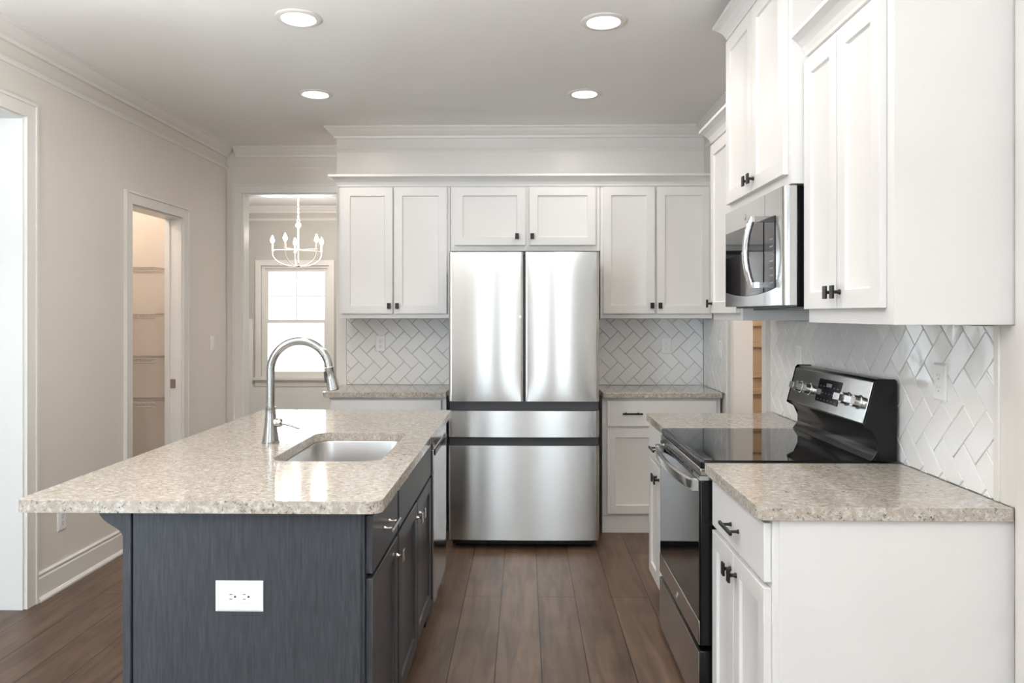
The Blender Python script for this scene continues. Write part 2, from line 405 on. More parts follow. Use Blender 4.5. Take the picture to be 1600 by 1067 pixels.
fC, _ = cased_y('door_2', XR, -1, T, C0, C1, CZ, w=.085)
# end-of-hall opening
mb = MB(); w = .068
Mc = lambda p, q, t: (p, YF-t, q); b_ = .014
mb.prism([(D0-w, .0005), (D0+.004, .0005), (D0+.004, DZ-.004), (D1-.004, DZ-.004), (D1-.004, .0005), (D1+w, .0005), (D1+w, DZ+w), (D0-w, DZ+w)], .0005, .017, Mc)
mb.prism([(D0-w, .0005), (D0-w+b_, .0005), (D0-w+b_, DZ+w-b_), (D1+w-b_, DZ+w-b_), (D1+w-b_, .0005), (D1+w, .0005), (D1+w, DZ+w), (D0-w, DZ+w)], .0172, .024, Mc)
fD = struct('trim_7', mb, M_trim)
lb = MB().box(D0+.0005, D0+.015, YF+.001, YF+T-.001, .0005, DZ-.0005); lb.box(D1-.015, D1-.0005, YF+.001, YF+T-.001, .0005, DZ-.0005); lb.box(D0+.015, D1-.015, YF+.001, YF+T-.001, DZ-.015, DZ-.0005)
obj('jamb', lb, M_jamb, fD)
# wall corner boards by the back cabinets and near the end of the right run
struct('trim_8', MB().box(-1.357, -1.285, YB-.012, YB-.0005, .0005, 2.27), M_trim)
mbt = MB().box(XR-.016, XR-.0005, 2.050, 2.074, .915, 1.392)
struct('trim_9', mbt, M_trim, bevel=.003)
mbt = MB().box(XR-.010, XR-.0005, 1.80, 1.9905, .0005, H_C-.18); mbt.box(XR-.010, XR-.0005, 1.9906, 2.049, .915, 1.391); mbt.box(XR-.018, XR-.0105, 1.80, 1.968, .0005, H_C-.18)
struct('trim_10', mbt, M_trim)
# dining wainscot rail
mb = MB()
for a, b in ((-4.7, -3.40), (-2.34, -.65)): mb.box(a, b, YD-.022, YD-.0005, 1.335, 1.365); mb.box(a, b, YD-.006, YD-.0005, .15, 1.335)
mb.box(-3.40, -2.34, YD-.006, YD-.0005, .15, .52)
struct('trim_11', mb, M_jamb)

# ---------------- windows
def window(name, x0, x1, y, z0, z1, d, room, lab=None, muntin=True):   # frame in a wall along X; d = direction from room to outside (+1/-1)
    fr = MB(); yy0, yy1 = y+d*.03, y+d*.10
    for a, b, c, e in ((x0, x0+.035, z0, z1), (x1-.035, x1, z0, z1)): fr.box(a+.0005, b-.0005, yy0, yy1, c+.001, e-.001)
    fr.box(x0+.035, x1-.035, yy0, yy1, z1-.035, z1-.001); fr.box(x0+.035, x1-.035, yy0, yy1, z0+.001, z0+.03)
    w_ = struct(name, fr, M_trim)
    zm = (z0+z1)/2
    for k, (za, zb, yo) in enumerate(((zm-.02, z1-.035, .075), (z0+.03, zm+.02, .045))):
        s_ = MB(); ya, yb = y+d*(yo-.013), y+d*(yo+.013)
        xa, xb = x0+.036, x1-.036
        s_.box(xa, xa+.04, ya, yb, za, zb); s_.box(xb-.04, xb, ya, yb, za, zb); s_.box(xa+.04, xb-.04, ya, yb, zb-.04, zb); s_.box(xa+.04, xb-.04, ya, yb, za, za+.045)
        sash = obj('sash', s_, M_trim, w_)
        if muntin and k == 0:
            mm = MB(); xm = (xa+xb)/2; zz = (za+zb)/2
            mm.box(xm-.007, xm+.007, y+d*(yo-.006), y+d*(yo+.006), za+.045, zb-.04); mm.box(xa+.04, xb-.04, y+d*(yo-.005), y+d*(yo+.005), zz-.007, zz+.007)
            obj('muntin', mm, M_trim, sash)
        obj('pane', MB().box(xa+.04, xb-.04, y+d*(yo-.002), y+d*(yo+.002), za+.045, zb-.04), M_glass, sash)
    c = MB(); yc = y-d*.0005; cw = .065
    for a, b in ((x0-cw, x0), (x1, x1+cw)): c.box(a, b, yc, yc-d*.018, z0, z1+cw)
    c.box(x0, x1, yc, yc-d*.018, z1, z1+cw); c.box(x0-cw, x1+cw, yc-d*.018, yc-d*.024, z1+cw-.014, z1+cw)
    obj('casing', c, M_trim, w_)
    st_ = MB().box(x0-cw-.02, x1+cw+.02, yc, yc-d*.05, z0-.03, z0-.001); st_.box(x0+.001, x1-.001, yc+d*.0008, y+d*.03, z0-.0+.0005, z0+.012)
    obj('stool', st_, M_trim, w_)
    obj('apron', MB().box(x0-cw, x1+cw, yc, yc-d*.016, z0-.11, z0-.031), M_trim, w_)
    return w_
window('window_1', -3.30, -2.44, YD, .63, 2.03, 1, 0)
for i, (x0, x1) in enumerate(((-4.95, -3.75), (-1.17, -.27), (.27, 1.17))): window('window_%d' % (i+2), x0, x1, R0, .5 if abs(x0+x1) > 2 else .145, 2.4, -1, 0, muntin=False)  # leftmost rear window is unseen, added for its daylight

# tan panelled door seen through the right doorway
mb = MB(); z = .012; x0, x1 = 1.412, 2.148
def panel_door(mb, x0, x1, yf, rails, th=.035):
    zs = [.012]+rails+[2.035]
    mb.box(x0, x0+.012, yf, yf+th, .012, 2.035); mb.box(x1-.1, x1, yf, yf+th, .012, 2.035)
    prev = .012
    for i in range(0, len(rails), 2):
        mb.box(x0+.012, x1-.1, yf, yf+th, prev, rails[i])                     # rail
        mb.box(x0+.012, x1-.1, yf+.014, yf+th, rails[i], rails[i+1])          # panel
        prev = rails[i+1]
    mb.box(x0+.012, x1-.1, yf, yf+th, prev, 2.035)
panel_door(mb, x0, x1, 5.02, [.12, .42, .47, .74, .79, .89, .93, 1.00, 1.045, 1.20, 1.235, 1.34, 1.375, 1.9])
struct('door_3', mb, M_tan, bevel=.003)

# ------------------------------------------------------------ backsplash tiles
def clip(poly, x0, x1, y0, y1):
    def cut(ps, f, inter):
        out = []
        for i in range(len(ps)):
            a, b = ps[i-1], ps[i]
            fa, fb = f(a), f(b)
            if fa >= 0 and fb >= 0: out.append(b)
            elif fa >= 0: out.append(inter(a, b, fa, fb))
            elif fb >= 0: out.append(inter(a, b, fa, fb)); out.append(b)
        return out
    I = lambda a, b, fa, fb: (a[0]+(b[0]-a[0])*fa/(fa-fb), a[1]+(b[1]-a[1])*fa/(fa-fb))
    for f in (lambda p: p[0]-x0, lambda p: x1-p[0], lambda p: p[1]-y0, lambda p: y1-p[1]):
        if not poly: break
        poly = cut(poly, f, I)
    return poly
def herringbone(x0, x1, y0, y1, a=.0775, g=.0014, ox=0, oy=0):
    out = []; r2 = math.sqrt(2)
    def mp(u, v): return ((u+v)/r2*a+ox, (v-u)/r2*a+oy)
    R = int((max(abs(x0-ox), abs(x1-ox))+max(abs(y0-oy), abs(y1-oy)))/a*1.5)+4
    gg = g/a
    for y in range(-R, R):
        for x in range(-R, R):
            k = (x-y) % 4
            if k == 0: c = [(x+gg, y+gg), (x+2-gg, y+gg), (x+2-gg, y+1-gg), (x+gg, y+1-gg)]
            elif k == 3: c = [(x+gg, y+gg), (x+1-gg, y+gg), (x+1-gg, y+2-gg), (x+gg, y+2-gg)]
            else: continue
            p = [mp(*q) for q in c]
            if max(q[0] for q in p) < x0 or min(q[0] for q in p) > x1 or max(q[1] for q in p) < y0 or min(q[1] for q in p) > y1: continue
            p = clip(p, x0, x1, y0, y1)
            if len(p) < 3: continue
            A = abs(sum(p[i-1][0]*p[i][1]-p[i][0]*p[i-1][1] for i in range(len(p))))/2
            if A < 2e-5: continue
            out.append(p)
    return out
def backsplash(label, M, x0, x1, y0, y1, ox=0, oy=0, holes=()):
    # M(u,v,w): w = distance out of the wall
    mb = MB()
    for p in herringbone(x0, x1, y0, y1, ox=ox, oy=oy):
        cx = sum(q[0] for q in p)/len(p); cy = sum(q[1] for q in p)/len(p)
        tx, ty = random.gauss(0, .007), random.gauss(0, .007); e = .0022
        def h(q): return tx*(q[0]-cx)+ty*(q[1]-cy)
        ins = []
        for q in p:
            dx, dy = cx-q[0], cy-q[1]; L = math.hypot(dx, dy) or 1; k = min(.45, e*1.3/L); ins.append((q[0]+dx*k, q[1]+dy*k))
        lo = [mb.bm.verts.new(M(q[0], q[1], .004)) for q in p]
        m1 = [mb.bm.verts.new(M(q[0], q[1], .0078+h(q))) for q in p]
        m2 = [mb.bm.verts.new(M(q[0], q[1], .0100+h(q))) for q in ins]
        n = len(p)
        for i in range(n):
            j = (i+1) % n
            mb.bm.faces.new((lo[i], lo[j], m1[j], m1[i])); mb.bm.faces.new((m1[i], m1[j], m2[j], m2[i]))
        mb.bm.faces.new(m2); mb.bm.faces.new(lo[::-1])
    o = obj('tile_backsplash', mb, M_tile); tag(o, label, 'backsplash')
    gb = MB().box(x0, x1, y0, y1, .0006, .0062, M)
    g = obj('grout', gb, M_grout, o)
    return o
MBk = lambda u, v, w: (u, YB-w, v)
MRt = lambda u, v, w: (XR-w, u, v)
backsplash('glossy white herringbone backsplash left of the refrigerator', MBk, -1.284, -.38, .915, 1.389, ox=-.812, oy=1.135)
backsplash('glossy white herringbone backsplash on the back wall right of the refrigerator', MBk, .38, XR-.012, .915, 1.389, ox=-.812+.0775*1.41421*12, oy=1.135)
backsplash('narrow return of herringbone tile on the side wall beside the back counter', MRt, 4.79, YB-.012, .915, 1.389, oy=1.13)
backsplash('long glossy white herringbone backsplash behind the range', MRt, 2.076, 3.955, .915, 1.389, ox=2.06, oy=1.10)

# ------------------------------------------------------------ cabinetry helpers
def shaker(mb, M, w, h, t=.02, st=.055, rec=.009):
    # M(u,v,d): d 0 at back of door, t at face
    o = [(0, 0), (w, 0), (w, h), (0, h)]; i = [(st, st), (w-st, st), (w-st, h-st), (st, h-st)]; e = .004
    j = [(st+e, st+e), (w-st-e, st+e), (w-st-e, h-st-e), (st+e, h-st-e)]
    V = lambda ps, d: [mb.bm.verts.new(M(p[0], p[1], d)) for p in ps]
    b0, f0, f1, p1 = V(o, 0), V(o, t), V(i, t), V(j, t-rec)
    for k in range(4):
        l = (k+1) % 4
        mb.bm.faces.new((b0[k], b0[l], f0[l], f0[k])); mb.bm.faces.new((f0[k], f0[l], f1[l], f1[k])); mb.bm.faces.new((f1[k], f1[l], p1[l], p1[k]))
    mb.bm.faces.new(p1); mb.bm.faces.new(b0[::-1])
def slab(mb, M, w, h, t=.02): mb.box(0, w, 0, h, 0, t, M)
def knob(parent, M, mat, label=None):      # M local: origin on door face
    mb = MB(); n = 12
    def ring(r, d): return [M(r*math.cos(2*PI*k/n), r*math.sin(2*PI*k/n), d) for k in range(n)]
    mb.loft([ring(.009, .0003), ring(.007, .004), ring(.005, .010), ring(.0055, .018), ring(.008, .021)])
    mb.box(-.0125, .0125, -.020, .020, .0212, .028, M)
    return obj('knob', mb, mat, parent, bevel=.0015, label=label)
def pull(parent, M, mat, L=.13, vertical=False, label=None):
    mb = MB(); n = 10
    if vertical:
        M0 = M; M = lambda u, v, d: M0(v, u, d)
    mb.box(-L/2, L/2, -.0055, .0055, .026, .034, M)
    for s in (-1, 1):
        c = s*(L/2-.025)
        loops = []
        for r, d in ((.008, .0003), (.0055, .004), (.0045, .012), (.0045, .0259)):
            loops.append([M(c+r*math.cos(2*PI*k/n), r*math.sin(2*PI*k/n), d) for k in range(n)])
        mb.loft(loops)
    return obj('handle', mb, mat, parent, bevel=.0015, label=label)

def F_back(x0, z0, y):   return lambda u, v, d: (x0+u, y-d, z0+v)        # faces -Y (towards the camera)
def F_left(y0, z0, x):   return lambda u, v, d: (x-d, y0+u, z0+v)        # faces -X (right run, looking from the aisle)
def F_right(y0, z0, x):  return lambda u, v, d: (x+d, y0+u, z0+v)        # faces +X (island, aisle side)

def off(M, u0, v0, d0): return lambda u, v, d: M(u0+u, v0+v, d0+d)

# ---- upper cabinets on the back wall
ZU0, ZU1 = 1.392, 2.300
def upper_back(label, x0, x1, z0, z1, doors, knobs, yface=5.115):
    r = thing('upper_cabinet', label, 'cabinet', ((x0+x1)/2, YB-.0005, z0))
    b = MB().box(x0, x1, yface, YB-.002, z0, z1); body = obj('body', b, M_cab, r, bevel=.0015)
    for (xa, xb, za, zb), kx in zip(doors, knobs):
        d = MB(); M = F_back(xa, za, yface-.0005); shaker(d, M, xb-xa, zb-za); dd = obj('door', d, M_cab, r, bevel=.0012)
        knob(dd, off(M, kx[0]-xa, kx[1]-za, .0203), M_black, 'black rectangular knob')
    return r
upper_back('tall white double-door wall cabinet left of the refrigerator', -1.26, -.506, ZU0, ZU1, [(-1.238, -.894, 1.424, 2.276), (-.883, -.527, 1.424, 2.276)], [(-.915, 1.476), (-.860, 1.476)])
upper_back('short wide white wall cabinet directly above the refrigerator', -.504, .508, 1.848, ZU1, [(-.474, .004, 1.886, 2.276), (.032, .478, 1.886, 2.276)], [(-.052, 1.944), (.050, 1.944)])
upper_back('tall white double-door wall cabinet right of the refrigerator', .510, 1.262, ZU0, ZU1, [(.528, .875, 1.424, 2.276), (.888, 1.242, 1.424, 2.276)], [(.853, 1.478), (.907, 1.478)])
cprof = [(0, 0), (.010, 0), (.013, .010), (.022, .028), (.038, .046), (.052, .056), (.060, .060), (.060, .074), (0, .074)]    # (out, up)
mb = MB()
# mitred L shaped run: front and left return
yf_, xl_ = 5.1145, -1.2605
loops = []
z0_ = ZU1-.014
loops.append([(xl_-p, YB-.002, z0_+q) for p, q in cprof])
loops.append([(xl_-p, yf_-p, z0_+q) for p, q in cprof])
loops.append([(1.262, yf_-p, z0_+q) for p, q in cprof])
mb.loft(loops)
mb.box(-1.26, 1.262, yf_+.001, YB-.002, ZU1+.0005, z0_+.074)
tag(obj('crown_moulding', mb, M_cab), 'long white crown moulding along the tops of the three back-wall cabinets', 'moulding')

# ---- upper cabinets on the right wall
def upper_right(label, y0, y1, z0, z1, xf, doors, knobs, nearside, farside=False):
    r = thing('upper_cabinet', label, 'cabinet', (XR-.0005, (y0+y1)/2, z0))
    b = MB().box(xf, XR-.002, y0, y1, z0, z1); obj('body', b, M_cab, r, bevel=.0015)
    for (ya, yb, za, zb), k in zip(doors, knobs):
        d = MB(); M = F_left(ya, za, xf-.0005); shaker(d, M, yb-ya, zb-za); dd = obj('door', d, M_cab, r, bevel=.0012)
        knob(dd, off(M, k[0]-ya, k[1]-za, .0203), M_black, 'black rectangular knob')
    mb = MB(); x_ = xf-.0005; z_ = z1-.004; lp = []
    if nearside: lp.append([(XR-.002, y0-.0005-p, z_+q) for p, q in cprof]); lp.append([(x_-p, y0-.0005-p, z_+q) for p, q in cprof])
    else: lp.append([(x_-p, y0, z_+q) for p, q in cprof])
    if farside: lp.append([(x_-p, y1+.0005+p, z_+q) for p, q in cprof]); lp.append([(XR-.002, y1+.0005+p, z_+q) for p, q in cprof])
    else: lp.append([(x_-p, y1, z_+q) for p, q in cprof])
    mb.loft(lp)
    mb.box(x_+.001, XR-.002, y0, y1, z1+.0005, z_+.074)
    obj('crown', mb, M_cab, r)
    return r
upper_right('large white wall cabinet nearest the camera, its blank side facing forward', 1.995, 2.583, ZU0, ZU1, .965,
            [(2.030, 2.303, 1.437, 2.276), (2.309, 2.575, 1.437, 2.276)], [(2.282, 1.487), (2.335, 1.487)], True)
upper_right('raised deep white wall cabinet above the microwave', 2.585, 3.362, 1.865, 2.64, .906,
            [(2.612, 2.968, 1.900, 2.616), (2.976, 3.345, 1.900, 2.616)], [(2.94, 1.945), (3.00, 1.945)], True, True)
upper_right('white wall cabinet beyond the microwave, above the range counter end', 3.364, 3.885, ZU0, ZU1, .965,
            [(3.40, 3.865, 1.425, 2.276)], [(3.83, 1.474)], False, True)

# ---- base cabinets
ZT = .879   # underside of countertops
def base_back(label, x0, x1, doors, drawers, side_knob=None):
    y = 4.925
    r = thing('base_cabinet', label, 'cabinet', ((x0+x1)/2, y, 0))
    obj('body', MB().box(x0, x1, y, YB-.014, .11, ZT-.001), M_cab, r, bevel=.0015)
    obj('toe_kick', MB().box(x0, x1, y+.0, YB-.014, .001, .1095), M_cab, r)
    for xa, xb, za, zb, kx in doors:
        d = MB(); M = F_back(xa, za, y-.0005); shaker(d, M, xb-xa, zb-za); dd = obj('door', d, M_cab, r, bevel=.0012)
        knob(dd, off(M, kx-xa, zb-za-.05, .0203), M_black, 'black rectangular knob')
    for xa, xb, za, zb in drawers:
        d = MB(); M = F_back(xa, za, y-.0005); slab(d, M, xb-xa, zb-za); dd = obj('drawer', d, M_cab, r, bevel=.002)
        pull(dd, off(M, .162 if xb-xa < .9 else (xb-xa)/2, (zb-za)/2, .0203), M_black, label='black bar handle')
    return r
base_back('white base cabinet with drawer right of the refrigerator', .503, 1.268, [(.533, .895, .128, .677, .865), (.903, 1.240, .128, .677, .93)], [(.533, 1.240, .694, .862)])
base_back('white base cabinet left of the refrigerator, behind the island', -1.278, -.512, [(-1.262, -.905, .128, .677, -.93), (-.895, -.545, .128, .677, -.87)], [(-1.262, -.545, .694, .862)])
def base_right(label, y0, y1, doors, drawers, knobs, farpull=False):
    x = .655
    r = thing('base_cabinet', label, 'cabinet', (x, (y0+y1)/2, 0))
    obj('body', MB().box(x, XR-.002, y0, y1, .11, ZT-.001), M_cab, r, bevel=.0015)
    obj('toe_kick', MB().box(x+.06, XR-.002, y0, y1, .001, .1095), M_cab, r)
    for (ya, yb, za, zb), ky in zip(doors, knobs):
        d = MB(); M = F_left(ya, za, x-.0005); shaker(d, M, yb-ya, zb-za); dd = obj('door', d, M_cab, r, bevel=.0012)
        knob(dd, off(M, ky-ya, zb-za-.055, .0203), M_black, 'black rectangular knob')
    for ya, yb, za, zb in drawers:
        d = MB(); M = F_left(ya, za, x-.0005); slab(d, M, yb-ya, zb-za); dd = obj('drawer', d, M_cab, r, bevel=.002)
        pull(dd, off(M, (yb-ya)/2, (zb-za)/2-.012, .0203), M_black, label='black bar handle')
    return r
rn = base_right('white base cabinet nearest the camera, right of the range', 2.010, 2.580, [(2.018, 2.306, .118, .692), (2.312, 2.570, .118, .692)], [(2.018, 2.570, .708, .866)], [2.278, 2.338])
mb = MB().box(.672, .700, 2.004, 2.0095, .001, ZT-.001); mb.box(.700, XR-.002, 2.006, 2.0095, .001, ZT-.001)
obj('end_panel', mb, M_cab, rn)
base_right('white base cabinet on the far side of the range', 3.362, 3.885, [(3.372, 3.608, .118, .692), (3.614, 3.875, .118, .692)], [(3.372, 3.875, .708, .866)], [3.58, 3.645])

# ---- countertops
def rrect(x0, x1, y0, y1, r, n=6):
    pts = []
    rs = r if isinstance(r, (list, tuple)) else [r]*4       # corners: x1y0, x1y1, x0y1, x0y0
    for (cx, cy, a0), rr in zip(((x1, y0, -PI/2), (x1, y1, 0), (x0, y1, PI/2), (x0, y0, PI)), rs):
        sx = -1 if cx == x1 else 1; sy = 1 if cy == y0 else -1
        ox, oy = cx+sx*rr, cy+sy*rr
        if rr < 1e-5: pts.append((cx, cy)); continue
        for k in range(n+1):
            a = a0+PI/2*k/n; pts.append((ox+rr*math.cos(a), oy+rr*math.sin(a)))
    return pts
def countertop(label, outer, hole=None, z0=ZT, z1=.914, name='countertop'):
    bm = bmesh.new(); edges = []
    for lp in ([outer] if hole is None else [outer, hole]):
        vs_ = [bm.verts.new((x, y, z1)) for x, y in lp]
        for i in range(len(vs_)): edges.append(bm.edges.new((vs_[i-1], vs_[i])))
    bmesh.ops.triangle_fill(bm, edges=edges, use_beauty=True)
    ext = bmesh.ops.extrude_face_region(bm, geom=bm.faces[:])
    for v in [g for g in ext['geom'] if isinstance(g, bmesh.types.BMVert)]: v.co.z = z0
    mb = MB(); mb.bm.free(); mb.bm = bm
    o = obj(name, mb, M_granite, bevel=.005, seg=3); tag(o, label, 'countertop'); return o
IX0, IX1, IY0, IY1 = -1.389, -.388, 2.037, 3.990
countertop('speckled cream granite worktop of the kitchen island with a sink cut-out', rrect(IX0, IX1, IY0, IY1, [.035, .02, .02, .02]), rrect(-.885, -.500, 2.590, 3.225, .07))
countertop('cream granite counter nearest the camera, right of the range', rrect(.612, XR-.0125, 1.992, 2.583, [.0, .0, .0, .03]))
countertop('small cream granite counter on the far side of the range', rrect(.620, XR-.0125, 3.357, 3.892, [.0, .0, .03, .0]))
countertop('grey speckled granite counter on the back wall left of the refrigerator', rrect(-1.315, -.511, 4.885, YB-.0115, [0, 0, .0, .02]))
countertop('grey speckled granite counter on the back wall right of the refrigerator', rrect(.502, XR-.0125, 4.885, YB-.0115, 0))

# ------------------------------------------------------------ island
isl = thing('kitchen_island', 'charcoal stained wood island base with drawers and doors on its aisle side', 'island', (-.76, 3.0, 0))
IXB0, IXB1, IYB0, IYB1 = -1.085, -.442, 2.075, 3.405
mb = MB().box(IXB0, IXB1, IYB0, 2.56, .105, ZT-.001)
mb.box(IXB0, -.90, 2.56, 3.26, .105, ZT-.001); mb.box(-.46, IXB1, 2.56, 3.26, .105, ZT-.001); mb.box(-.90, -.46, 2.56, 3.26, .105, .60); mb.box(IXB0, IXB1, 3.26, IYB1, .105, ZT-.001)
mb.box(IXB0, -.98, IYB1, 3.965, .105, ZT-.001)
obj('body', mb, M_island, isl, bevel=.001)
obj('toe_kick', MB().box(IXB0, IXB1-.06, IYB0+.02, IYB1, .001, .1045), M_toe, isl)
obj('end_panel', MB().box(-1.080, -.450, 2.066, 2.0745, .001, ZT-.001), M_island, isl, bevel=.001)
mb = MB().box(-1.107, -1.0855, 2.062, 2.14, .001, ZT-.001); obj('pilaster', mb, M_island, isl, bevel=.002)
# corbel
cor = [(0, 0), (-.080, 0)]
for k in range(1, 12):
    t_ = k/12; cor.append((-.080+.080*(t_**.9)*(.55+.45*t_) - .010*math.sin(PI*t_)*0, -.075*(t_**1.25)))
cor = [(0, 0), (-.070, 0), (-.067, -.008), (-.062, -.016), (-.054, -.025), (-.044, -.033), (-.033, -.040), (-.022, -.046), (-.012, -.053), (-.005, -.061), (0, -.072)]
mb = MB(); mb.prism([(-1.1075+p, ZT-.001+q) for p, q in cor], 2.066, 2.104, My); obj('corbel', mb, M_island, isl)
obj('back_panel', MB().box(-1.098, -1.0855, 2.141, 3.965, .001, ZT-.001), M_island, isl)
obj('far_end_panel', MB().box(-1.08, -.442, 3.966, 3.98, .001, ZT-.001), M_island, isl)
def isl_front(kind, ya, yb, za, zb, hw=None):
    d = MB(); M = F_right(ya, za, IXB1+.0005)
    if kind == 'door': shaker(d, M, yb-ya, zb-za)
    else: slab(d, M, yb-ya, zb-za)
    o = obj(kind, d, M_island, isl, bevel=.002)
    if hw and hw[0] == 'pull': pull(o, off(M, (yb-ya)/2, (zb-za)/2, .0203), M_nickel, label='brushed nickel bar handle')
    elif hw: knob(o, off(M, hw[1]-ya, zb-za-.055, .0203), M_nickel, 'brushed nickel knob')
isl_front('drawer', 2.090, 2.500, .700, .862, ('pull',))
isl_front('door', 2.090, 2.500, .118, .686, ('knob', 2.468))
isl_front('false_front', 2.528, 3.392, .700, .862)
isl_front('door', 2.528, 2.955, .118, .686, ('knob', 2.925))
isl_front('door', 2.963, 3.392, .118, .686, ('knob', 2.995))

# sink
snk = thing('sink', 'stainless steel undermount sink bowl set into the island worktop', 'sink', (-.69, 2.907, .67))
def rr3(x0, x1, y0, y1, r, z): return [(p[0], p[1], z) for p in rrect(x0, x1, y0, y1, r, 7)]
sx0, sx1, sy0, sy1 = -.881, -.504, 2.594, 3.221
lps = [rr3(sx0-.014, sx1+.014, sy0-.014, sy1+.014, .08, ZT-.003), rr3(sx0-.014, sx1+.014, sy0-.014, sy1+.014, .08, ZT-.001), rr3(sx0, sx1, sy0, sy1, .066, ZT-.001), rr3(sx0+.002, sx1-.002, sy0+.002, sy1-.002, .064, ZT-.006)]
lps += [rr3(sx0+.006, sx1-.006, sy0+.006, sy1-.006, .062, .74), rr3(sx0+.010, sx1-.010, sy0+.010, sy1-.010, .060, .70), rr3(sx0+.022, sx1-.022, sy0+.022, sy1-.022, .052, .682), rr3(sx0+.045, sx1-.045, sy0+.045, sy1-.045, .035, .676)]
lps += [rr3(sx0+.1, sx1-.1, sy0+.15, sy1-.15, .02, .674)]
lps += [rr3(sx0+.1, sx1-.1, sy0+.15, sy1-.15, .02, .671), rr3(sx0+.02, sx1-.02, sy0+.02, sy1-.02, .052, .679), rr3(sx0-.003, sx1+.003, sy0-.003, sy1+.003, .066, .74), rr3(sx0-.003, sx1+.003, sy0-.003, sy1+.003, .066, ZT-.003)]
mb = MB(); mb.loft(lps, close=True)
mb.face([(p[0], p[1], .6735) for p in rrect(sx0+.09, sx1-.09, sy0+.14, sy1-.14, .02, 7)])
obj('bowl', mb, M_sink, snk, smooth=True)
mb = MB(); mb.lathe([(.045, 0), (.045, .003), (.038, .004), (.033, .001), (.0, .001)], (-.69, 2.907, .6745), n=24); obj('drain', mb, M_chrome, snk, smooth=True)

# faucet
fx, fy, fz = -1.000, 2.957, .914
fc = thing('faucet', 'brushed steel pull-down gooseneck faucet standing on the island worktop', 'faucet', (fx, fy, fz))
mb = MB(); mb.lathe([(.034, .0005), (.034, .006), (.031, .008), (.030, .020), (.0265, .045), (.0235, .075), (.0205, .110), (.0195, .135), (.0200, .137), (.0200, .142), (.0170, .143)], (fx, fy, fz), n=32)
obj('body', mb, M_faucet, fc, smooth=True)
pts = [(fx, fy, fz+.1435), (fx, fy, fz+.2), (fx, fy, fz+.27)]
cxx, czz, rr_ = fx+.116, fz+.285, .116
for k in range(0, 23):
    a = PI - (PI-.12+.0)*k/22*1.0
    pts.append((cxx+rr_*math.cos(a), fy, czz+rr_*math.sin(a)))
a_end = .12
ex, ez = pts[-1][0], pts[-1][2]
mb = MB(); mb.tube(pts, .0158, 20); obj('spout', mb, M_faucet, fc, smooth=True)
dx, dz = .20, -1; l_ = math.hypot(dx, dz); dx /= l_; dz /= l_
def hp(t, s=0): return (ex+dx*t+(-dz)*s*0, fy, ez+dz*t)
mb = MB(); mb.tube([hp(.001), hp(.006), hp(.008), hp(.05), hp(.085), hp(.090), hp(.0905), hp(.094)], [.0178, .0178, .0165, .0205, .0248, .0252, .022, .021], 24); sh = obj('spray_head', mb, M_faucet, fc, smooth=True)
mb = MB(); mb.tube([(hp(.018)[0]-.0185, fy-.004, hp(.018)[2]), (hp(.062)[0]-.0225, fy-.004, hp(.062)[2])], [.006, .006], 10)
obj('spray_button', mb, M_grey_band, sh, smooth=True, label='dark grey spray button')
mb = MB(); mb.lathe([(.0165, .017), (.0175, .022), (.0175, .040), (.014, .046), (.008, .048)], (fx, fy-.004, fz+.080), axis='X', n=20)
obj('lever_hub', mb, M_faucet, fc, smooth=True)
mb = MB(); mb.tube([(fx+.044, fy-.006, fz+.080), (fx+.08, fy-.012, fz+.072), (fx+.120, fy-.02, fz+.060)], [.0065, .0055, .0045], 10)
obj('lever', mb, metal('lever_steel', (.30, .30, .295), .3), fc, smooth=True)

# dishwasher
dw = thing('dishwasher', 'stainless dishwasher built into the far end of the island', 'dishwasher', (-.7, 3.69, 0))
obj('tub', MB().box(-.975, -.445, 3.412, 3.962, .10, ZT-.004), M_case, dw)
obj('door', MB().box(-.444, -.413, 3.418, 3.958, .10, .805), M_ss2, dw, bevel=.003)
obj('control_panel', MB().box(-.444, -.413, 3.418, 3.958, .808, .868), M_ss2, dw, bevel=.003)
mb = MB().box(-.4125, -.408, 3.45, 3.93, .775, .80); obj('pocket_handle', mb, M_case, dw, bevel=.001, label='black pocket handle')
obj('toe_panel', MB().box(-.47, -.45, 3.418, 3.958, .002, .099), M_case, dw)

# ------------------------------------------------------------ refrigerator
fr = thing('refrigerator', 'stainless french-door refrigerator with two lower drawers', 'refrigerator', (-.005, 5.0, 0))
FX0, FX1 = -.460, .449
obj('case', MB().box(FX0+.008, FX1-.008, 4.635, 5.40, .03, 1.785), M_case, fr, bevel=.004, label='black refrigerator case')
def fdoor(name, x0, x1, z0, z1, bulge, yf=4.56, yb=4.63, n=32, nz=22):
    loops = []
    for m_ in range(nz+1):
        v = .5-.5*math.cos(PI*m_/nz); z = z0+(z1-z0)*v
        fz = 1-abs(2*v-1)**7 if name == 'door' else 1
        prof = []
        for k in range(n+1):
            u = .5-.5*math.cos(PI*k/n); x = x0+(x1-x0)*u
            e = min(u, 1-u)*(x1-x0); r = .012
            edge = 0 if e > r else (r-math.sqrt(max(0, r*r-(r-e)**2)))
            prof.append((x, yf+edge+bulge*(1-(1-(2*u-1)**2)*(.35+.65*fz)), z))
        prof += [(x1, yb, z), (x0, yb, z)]
        loops.append(prof)
    mb = MB(); mb.loft(loops)
    return obj(name, mb, M_ss, fr, smooth=True)
xm = -.004
fd = fdoor('door', FX0, xm-.004, .893, 1.797, .012)
fdoor('door', xm+.004, FX1, .893, 1.797, .012)
fdoor('drawer', FX0, FX1, .678, .836, .010)
fdoor('drawer', FX0, FX1, .056, .626, .010)
obj('door_gap', MB().box(xm-.0035, xm+.0035, 4.585, 4.634, .893, 1.79), M_case, fr)
